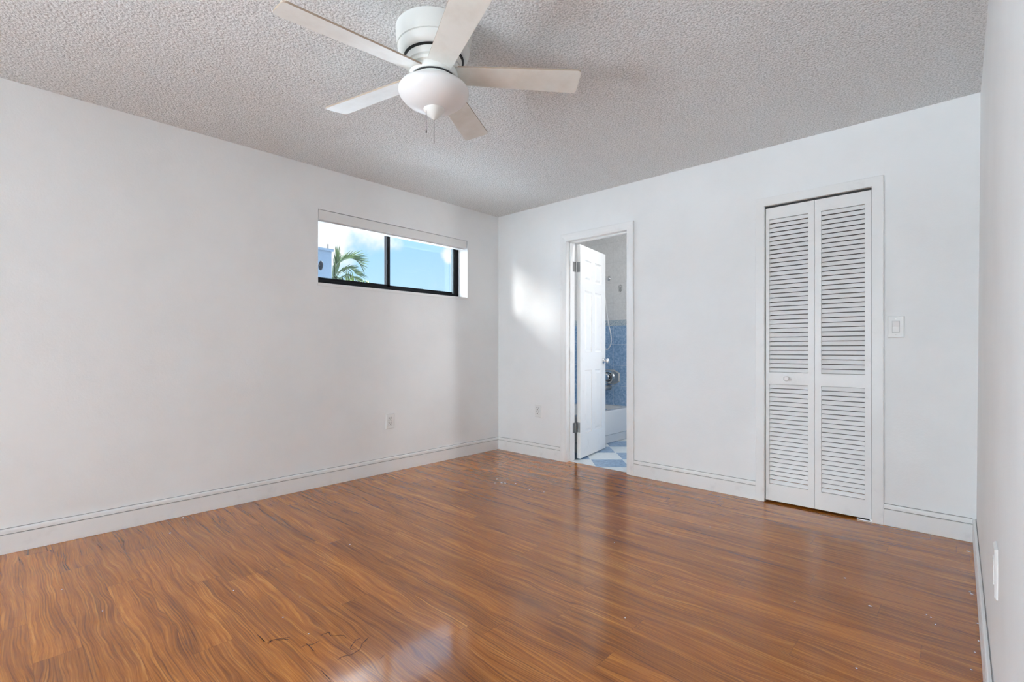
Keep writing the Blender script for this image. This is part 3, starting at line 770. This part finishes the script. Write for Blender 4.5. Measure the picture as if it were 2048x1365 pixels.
bm = bmesh.new(); lathe(bm, [(0, 0), (.012, 0), (.014, .03), (.030, .055), (.032, .065), (0, .068)], 20, Matrix.Translation(arm_end) @ Matrix.Rotation(math.radians(155), 4, 'X')); obj('spray_head', bm, MATS['chrome'], hs, smooth=True)
bm = bmesh.new()
hp = [arm_end, on_y(1207, 575, 1.49)] + [on_y(a, b_, 1.49) for a, b_ in ((1212.5, 618), (1216.5, 646), (1221, 666), (1222.6, 681.5), (1220, 692.5), (1213, 699))]+[on_y(1200, 690, 1.5)]
tube(bm, smooth_pts(hp, 8), .0065, 10); obj('hose', bm, MATS['white_plastic'], hs, smooth=True)
thing(hs, 'hand shower with a hanging white hose on the bathroom tile wall', 'shower')

# ------------------------------------------------------------------ paint flecks on the boards
bm = bmesh.new()
def fleck(px, py, s, asp=1.0):
    p = fl(px, py); n = random.randint(5, 7); a0 = random.random()*6; pts = []
    for k in range(n):
        a = a0+2*math.pi*k/n; r = s*random.uniform(.6, 1.1)
        pts.append((p.x+r*math.cos(a)*asp, p.y+r*math.sin(a)))
    lo = [bm.verts.new((x, y, .0003)) for x, y in pts]; hi = [bm.verts.new((x, y, .0016)) for x, y in pts]
    for k in range(n): bm.faces.new((lo[k], lo[(k+1) % n], hi[(k+1) % n], hi[k]))
    bm.faces.new(hi)
for a in ((994, 959, .006), (1003, 966.5, .007, 2.2), (1010, 967, .006, 2), (1031, 968, .005, 1.5), (1059, 980, .005, 2), (990, 967, .004), (366, 1036.5, .006, 1.8), (340, 1067, .005, 2), (1937, 1104, .006, 1.6),
          (1940, 1185, .004), (1943, 1189, .004, 1.6), (1853, 1231, .003), (1862, 1236, .003), (1871, 1250, .003), (1713, 1338, .004), (1690, 1157, .004), (1740, 1213, .004, 2.2), (566, 1236, .003), (467, 1182, .003), (205, 1223, .0028), (124, 1180, .003),
          (1088, 985, .004), (1229, 1086, .003), (700, 1090, .003), (617, 1269, .0025), (1957, 1283, .003), (1950, 1306, .003), (1943, 1341, .003), (1250, 1237, .003), (555, 1063, .003), (1955, 1248, .003), (600, 1195, .0025), (1960, 1255, .002), (1590, 1205, .003), (1420, 1055, .003)):
    fleck(*a)
o = obj('paint_flecks', bm, MATS['chip_white'])
o['kind'] = 'stuff'; thing(o, 'tiny white paint flecks scattered on the wooden floor', 'debris')

# dark scratches gouged in the boards
bm = bmesh.new()
def scratch(pts, w):
    P = [fl(500+x/2.69, 1180+y/2.69) for x, y in pts]; P = smooth_pts(P, 4)
    P = [p+Vector((random.uniform(-.0015, .0015), random.uniform(-.0015, .0015), 0)) for p in P]
    prev = None
    for i, p in enumerate(P):
        t = (P[min(i+1, len(P)-1)]-P[max(i-1, 0)]); t.z = 0; t.normalize(); n_ = Vector((-t.y, t.x, 0))
        ww = w*random.uniform(.35, 1.0)*(.3 if i in (0, len(P)-1) else 1)
        row = [bm.verts.new((q.x, q.y, z)) for q, z in ((p-n_*ww, .0002), (p-n_*ww*.6, .0006), (p+n_*ww*.6, .0006), (p+n_*ww, .0002))]
        if prev:
            for a in range(3): bm.faces.new((prev[a], prev[a+1], row[a+1], row[a]))
        prev = row
for pts, w in (([(640, 258), (605, 290), (590, 320), (545, 350), (500, 360), (468, 382)], .0016), ([(595, 262), (570, 272), (550, 300), (540, 322), (562, 318)], .0015),
               ([(270, 312), (300, 300), (345, 292), (372, 275)], .0018), ([(302, 290), (328, 314), (350, 336)], .0016), ([(92, 288), (120, 272), (160, 266), (215, 258)], .0020),
               ([(40, 240), (60, 262), (80, 282)], .0017), ([(100, 296), (112, 276)], .0018), ([(375, 250), (420, 232), (440, 250), (500, 245), (520, 265)], .0010), ([(405, 240), (425, 228), (430, 246)], .0012),
               ([(385, 435), (440, 497)], .0014), ([(140, 276), (180, 268), (210, 270)], .0012), ([(780, 130), (800, 120)], .0014), ([(700, 372), (725, 350)], .0008)):
    scratch(pts, w*1.1)
o = obj('scratch_marks', bm, MATS['scratch_dark'])
o['kind'] = 'stuff'; thing(o, 'dark scratches in the wooden floor left of the window glare', 'scratches')

# ------------------------------------------------------------------ outside the window
nb = root('neighbor_building', (-6.5, -1.2, -.2))
bm = bmesh.new(); box(bm, -9, -5, -2.6, .66, -.2, 2.86); obj('stucco_wall', bm, MATS['blue_grey_stucco'], nb)
bm = bmesh.new(); box(bm, -9.03, -4.97, -2.63, .69, 2.86, 2.90); obj('parapet_cap', bm, MATS['blue_grey_stucco'], nb)
p = on_x(656, 500, -5.6); bm = bmesh.new(); tube(bm, [(p.x, p.y, 2.85), (p.x, p.y, 3.12)], .011, 6); obj('antenna', bm, MATS['black_aluminium'], nb)
thing(nb, 'blue-grey stucco building seen through the left pane of the window', 'building')
p = on_x(641.5, 531.5, -4.80)
ol = root('outdoor_lamp', tuple(p))
bm = bmesh.new(); lathe(bm, [(0, -.016), (.05, -.014), (.083, -.004), (.085, .004), (.05, .02), (0, .024)], 24, Matrix.Translation(p) @ Matrix.Rotation(-math.pi/2, 4, 'X')); obj('lamp_head', bm, MATS['black_aluminium'], ol, smooth=True)
bm = bmesh.new(); tube(bm, [p, p+Vector((0, -.12, 0)), p+Vector((-.03, -.155, 0)), Vector((-4.984, p.y-.17, p.z))], .014, 8); obj('bracket', bm, MATS['black_aluminium'], ol)
thing(ol, 'dark round lamp on the wall of the blue-grey building outside', 'lamp')

def z4(x, y): return 630+x/12.41, 470+y/12.41       # from a zoomed crop to photo pixels
palm = root('palm_tree', tuple(on_x(672, 590, -7)))
def leaflet(bm, b, t, w, droop=.0):
    b, t = Vector(b), Vector(t); d = t-b
    s = d.cross(Vector((1, .3, .35))).normalized(); nrm = s.cross(d).normalized()
    n = 6; rows = []
    for i in range(n+1):
        u = i/n; c = b+d*u+Vector((0, 0, -droop*d.length*u*u)); ww = w*(.35+.65*math.sin(math.pi*min(1, u*1.15+.15)))*(1 if u < 1 else .0) if i < n else 0
        if i == n: rows.append([bm.verts.new(c)])
        else: rows.append([bm.verts.new(c-s*ww+nrm*ww*.5), bm.verts.new(c), bm.verts.new(c+s*ww+nrm*ww*.5)])
    for a, c in zip(rows, rows[1:]):
        if len(c) == 3: bm.faces.new((a[0], a[1], c[1], c[0])); bm.faces.new((a[1], a[2], c[2], c[1]))
        else: bm.faces.new((a[0], a[1], c[0])); bm.faces.new((a[1], a[2], c[0]))
def frond(spine, x0, x1, tips, n, w, mat='palm_leaf'):
    """spine and tips as crop points; tips = [(crop x, crop y)] ordered along the spine; leaflets are interpolated between them on alternating depths"""
    S = [on_x(*z4(x, y), x0+(x1-x0)*i/(len(spine)-1)) for i, (x, y) in enumerate(spine)]
    SP = smooth_pts(S, 8)
    bm = bmesh.new(); tube(bm, SP, .016, 6, taper=.005); st = obj('frond', bm, MATS['palm_stem'], palm, smooth=True)
    bm = bmesh.new()
    for side in tips:
        for k in range(n):
            u = k/(n-1); f_ = u*(len(side)-1); i = min(int(f_), len(side)-2); fr = f_-i
            tx, ty = (side[i][j]*(1-fr)+side[i+1][j]*fr for j in (0, 1))
            idx = min(len(SP)-1, int(.08*len(SP)+u*.9*len(SP))); b = SP[idx]
            T = on_x(*z4(tx+random.uniform(-14, 14), ty+random.uniform(-14, 14)), b.x+random.uniform(-.25, .3))
            leaflet(bm, b, T, w*random.uniform(.8, 1.1), .04)
    obj('leaflets', bm, MATS[mat], st)
frond([(520, 980), (545, 740), (680, 640), (800, 585), (960, 600), (1090, 700), (1180, 840)], -7.0, -6.5,
      [[(620, 440), (700, 450), (780, 400), (890, 365), (980, 370), (1190, 310), (1290, 400), (1330, 480), (1350, 555), (1400, 660), (1345, 780), (1300, 860), (1240, 990)],
       [(590, 640), (700, 610), (800, 520), (900, 540), (1050, 560), (1330, 600), (1340, 690), (1300, 850), (1230, 960), (1240, 1000)]], 17, .019)
frond([(560, 1010), (590, 920), (720, 880), (860, 830), (960, 900), (1000, 960)], -6.9, -6.5,
      [[(740, 780), (890, 700), (960, 730), (1090, 720), (1100, 790), (1090, 860), (1160, 900), (1300, 940)],
       [(620, 1010), (700, 960), (800, 930), (950, 960), (1290, 1000), (1350, 1050), (1290, 1110)]], 13, .019)
frond([(500, 1050), (520, 900), (525, 740), (530, 690)], -7.1, -7.0,
      [[(440, 740), (455, 500), (500, 260), (520, 240)], [(640, 620), (640, 440), (625, 220), (530, 250)]], 9, .026)
frond([(560, 1100), (760, 1010), (930, 1040), (1050, 1120)], -6.7, -6.3,
      [[(700, 1130), (900, 1000), (1040, 1060), (1180, 1090), (1260, 1150)], [(620, 1190), (800, 1200), (1000, 1210), (1200, 1210)]], 9, .03)
frond([(930, 1330), (1080, 1215), (1190, 1150), (1300, 1180), (1380, 1260)], -6.5, -6.2,
      [[(1010, 1190), (1120, 1120), (1200, 1100), (1330, 1130), (1390, 1200)], [(1060, 1330), (1150, 1330), (1250, 1330), (1390, 1330)]], 9, .03, 'young_leaf')
frond([(470, 1180), (440, 1080), (480, 1040), (560, 1090)], -7.2, -7.0, [[(400, 1060), (420, 1000), (520, 1010), (640, 1080)], [(460, 1180), (520, 1170), (620, 1190)]], 6, .03)
bm = bmesh.new(); a, b_ = on_x(*z4(845, 1330), -6.75), on_x(*z4(850, 890), -6.75)
for k in range(4):
    off = (RT*(-.07+.045*k))
    leaflet(bm, a+off, b_+off*1.05+Vector((0, 0, random.uniform(-.03, .03))), .036)
obj('spear_leaf', bm, MATS['young_leaf'], palm)
bm = bmesh.new(); a = on_x(*z4(480, 1330), -7.15); b_ = on_x(*z4(475, 760), -7.1)
tube(bm, smooth_pts([(a.x, a.y, -.2), a, on_x(*z4(470, 980), -7.12), b_], 5), .075, 10, taper=.03); obj('trunk', bm, MATS['palm_stem'], palm, smooth=True)
thing(palm, 'green palm with feathery fronds outside the window beside the blue-grey building', 'palm tree')

for o in list(bpy.data.objects):
    if '_o' in o: del o['_o']
